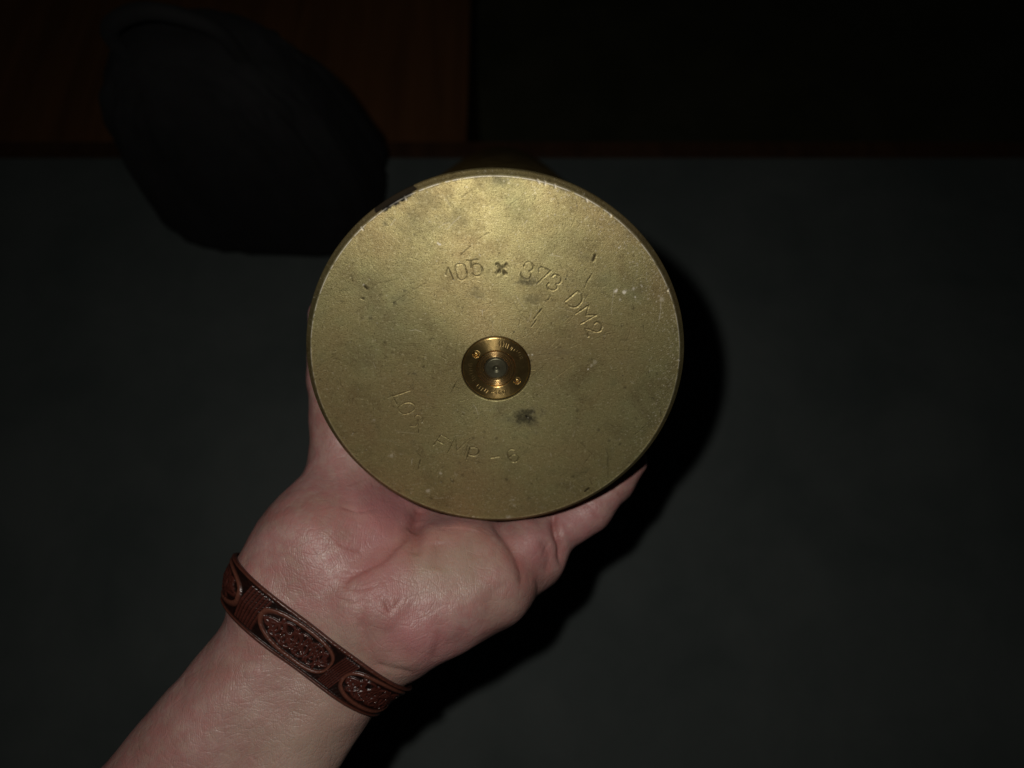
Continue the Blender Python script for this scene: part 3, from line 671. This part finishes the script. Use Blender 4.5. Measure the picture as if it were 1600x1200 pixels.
def build_strap():
    nth, ns = 900, 110; th = np.linspace(0, 2*np.pi, nth, endpoint=False); s = np.linspace(-HW, HW, ns)
    O0, D0, r0 = wrist_r(np.zeros(nth), th)
    # smooth wrist radius for the band, slightly flared
    Wd = []
    for sv in (-HW, 0, HW): Wd.append(wrist_r(np.full(nth, sv), th)[2])
    Wd = np.array(Wd)
    sm = lambda a: np.real(np.fft.ifft(np.fft.fft(a)*(np.abs(np.fft.fftfreq(len(a))*len(a)) < 15)))
    Wd = np.array([sm(w)+.25 for w in Wd])
    r_s = np.stack([np.interp(s, [-HW, 0, HW], Wd[:, i]) for i in range(nth)], 1)          # ns x nth
    arc = (th-math.pi*.30)*31.
    arc = np.where(arc > math.pi*31, arc-2*math.pi*31, arc)
    S2, A2 = np.meshgrid(s, arc, indexing='ij'); Q = np.c_[A2.ravel(), S2.ravel()]
    H = np.full(len(Q), .9); rel = np.zeros(len(Q)); hi_ = np.zeros(len(Q))
    for pts, w, fr in KN:
        lo_ = pts.min(0)-1.5; h2 = pts.max(0)+1.5
        idx = np.nonzero((Q[:, 0] > lo_[0]) & (Q[:, 0] < h2[0]) & (Q[:, 1] > lo_[1]) & (Q[:, 1] < h2[1]))[0]
        if not len(idx): continue
        dm = np.full(len(idx), 9.)
        for a, b in zip(pts[:-1], pts[1:]): dm = np.minimum(dm, seg_dist(Q[idx], a, b)[0])
        v = np.sqrt(np.clip(1-(dm/(w*1.15))**2, 0, 1))
        H[idx] = np.maximum(H[idx], 0.9+v*(.9 if fr else .7)); rel[idx] = np.maximum(rel[idx], v); 
        if fr: hi_[idx] = np.maximum(hi_[idx], v*.6)
    bord = np.clip((np.abs(Q[:, 1])-5.8)/.4, 0, 1); rel = np.maximum(rel, bord*.8); H = np.maximum(H, 0.9+bord*.8)
    edge = np.clip((np.abs(Q[:, 1])-(HW-.7))/.7, 0, 1); H -= edge**2*.9; hi_ = np.maximum(hi_, np.exp(-((np.abs(Q[:, 1])-6.4)/.35)**2)*.35)
    # grains pressed in between
    gr = vnoise(np.c_[Q, Q[:, :1]*0], .5, 51); H += (gr-.5)*.22
    R = r_s.ravel()+H
    TH = np.tile(th, ns); SS = np.repeat(s, nth)
    V = Bc+SS[:, None]*AX+R[:, None]*(np.cos(TH)[:, None]*e1+np.sin(TH)[:, None]*e2)
    ui = np.concatenate([np.arange(nth), (ns-1)*nth+np.arange(nth)])
    Vi = Bc+SS[ui][:, None]*AX+(r_s.ravel()[ui]-.1)[:, None]*(np.cos(TH[ui])[:, None]*e1+np.sin(TH[ui])[:, None]*e2)
    i = np.arange(ns-1)[:, None]*nth; j = np.arange(nth)[None]; k = (j+1) % nth
    F = np.stack([i+j, i+k, i+nth+k, i+nth+j], -1).reshape(-1, 4)
    n0 = len(V); j = np.arange(nth); k = (j+1) % nth
    F = np.vstack([F, np.stack([n0+j, n0+k, k, j], -1), np.stack([(ns-1)*nth+j, (ns-1)*nth+k, n0+nth+k, n0+nth+j], -1), np.stack([n0+nth+j, n0+nth+k, n0+k, n0+j], -1)])
    V = np.vstack([V, Vi]); col = np.c_[np.r_[rel, np.full(2*nth, .5)], np.r_[hi_, np.zeros(2*nth)], np.zeros(len(V))]
    o, m = place('strap', V, F, leather(), brace); attr(m, 'relief', col)
    return r_s, arc, th
r_s, arc, th = build_strap()
# small bright balls added over the knotwork to stand for glints on the leather
M_glint = metal('glint_metal', c4(.42, .33, .30), c4(.34, .26, .24), .25, 100, .8)
def glint_ball(a, s, r):
    i = int(np.argmin(np.abs(arc-a))); rr = np.interp(s, np.linspace(-HW, HW, r_s.shape[0]), r_s[:, i])+1.45
    c = Bc+s*AX+rr*(math.cos(th[i])*e1+math.sin(th[i])*e2)
    bm = bmesh.new(); bmesh.ops.create_icosphere(bm, subdivisions=2, radius=r*MM)
    for f in bm.faces: f.smooth = True
    m = bpy.data.meshes.new('glint_ball'); bm.to_mesh(m); bm.free(); o = link('glint_ball', m, M_glint, brace)
    o.location = Vector(to_world(c[None])[0])-brace.location
for kk in range(-1, 2):
    for (a, q) in ((-11.5, 1.8), (-8.6, -2.2), (-6.3, 3.2), (-4.1, -.6), (-1.2, 1.6), (.8, -3.1), (3.4, 2.7), (5.5, -1.4), (8.3, .9), (10.4, -2.6), (12.2, 1.2)):
        glint_ball(kk*38+BAND_PHASE+a, q, .30)
print('tris', sum(len(o.data.polygons)*2 for o in bpy.data.objects if o.type == 'MESH'))
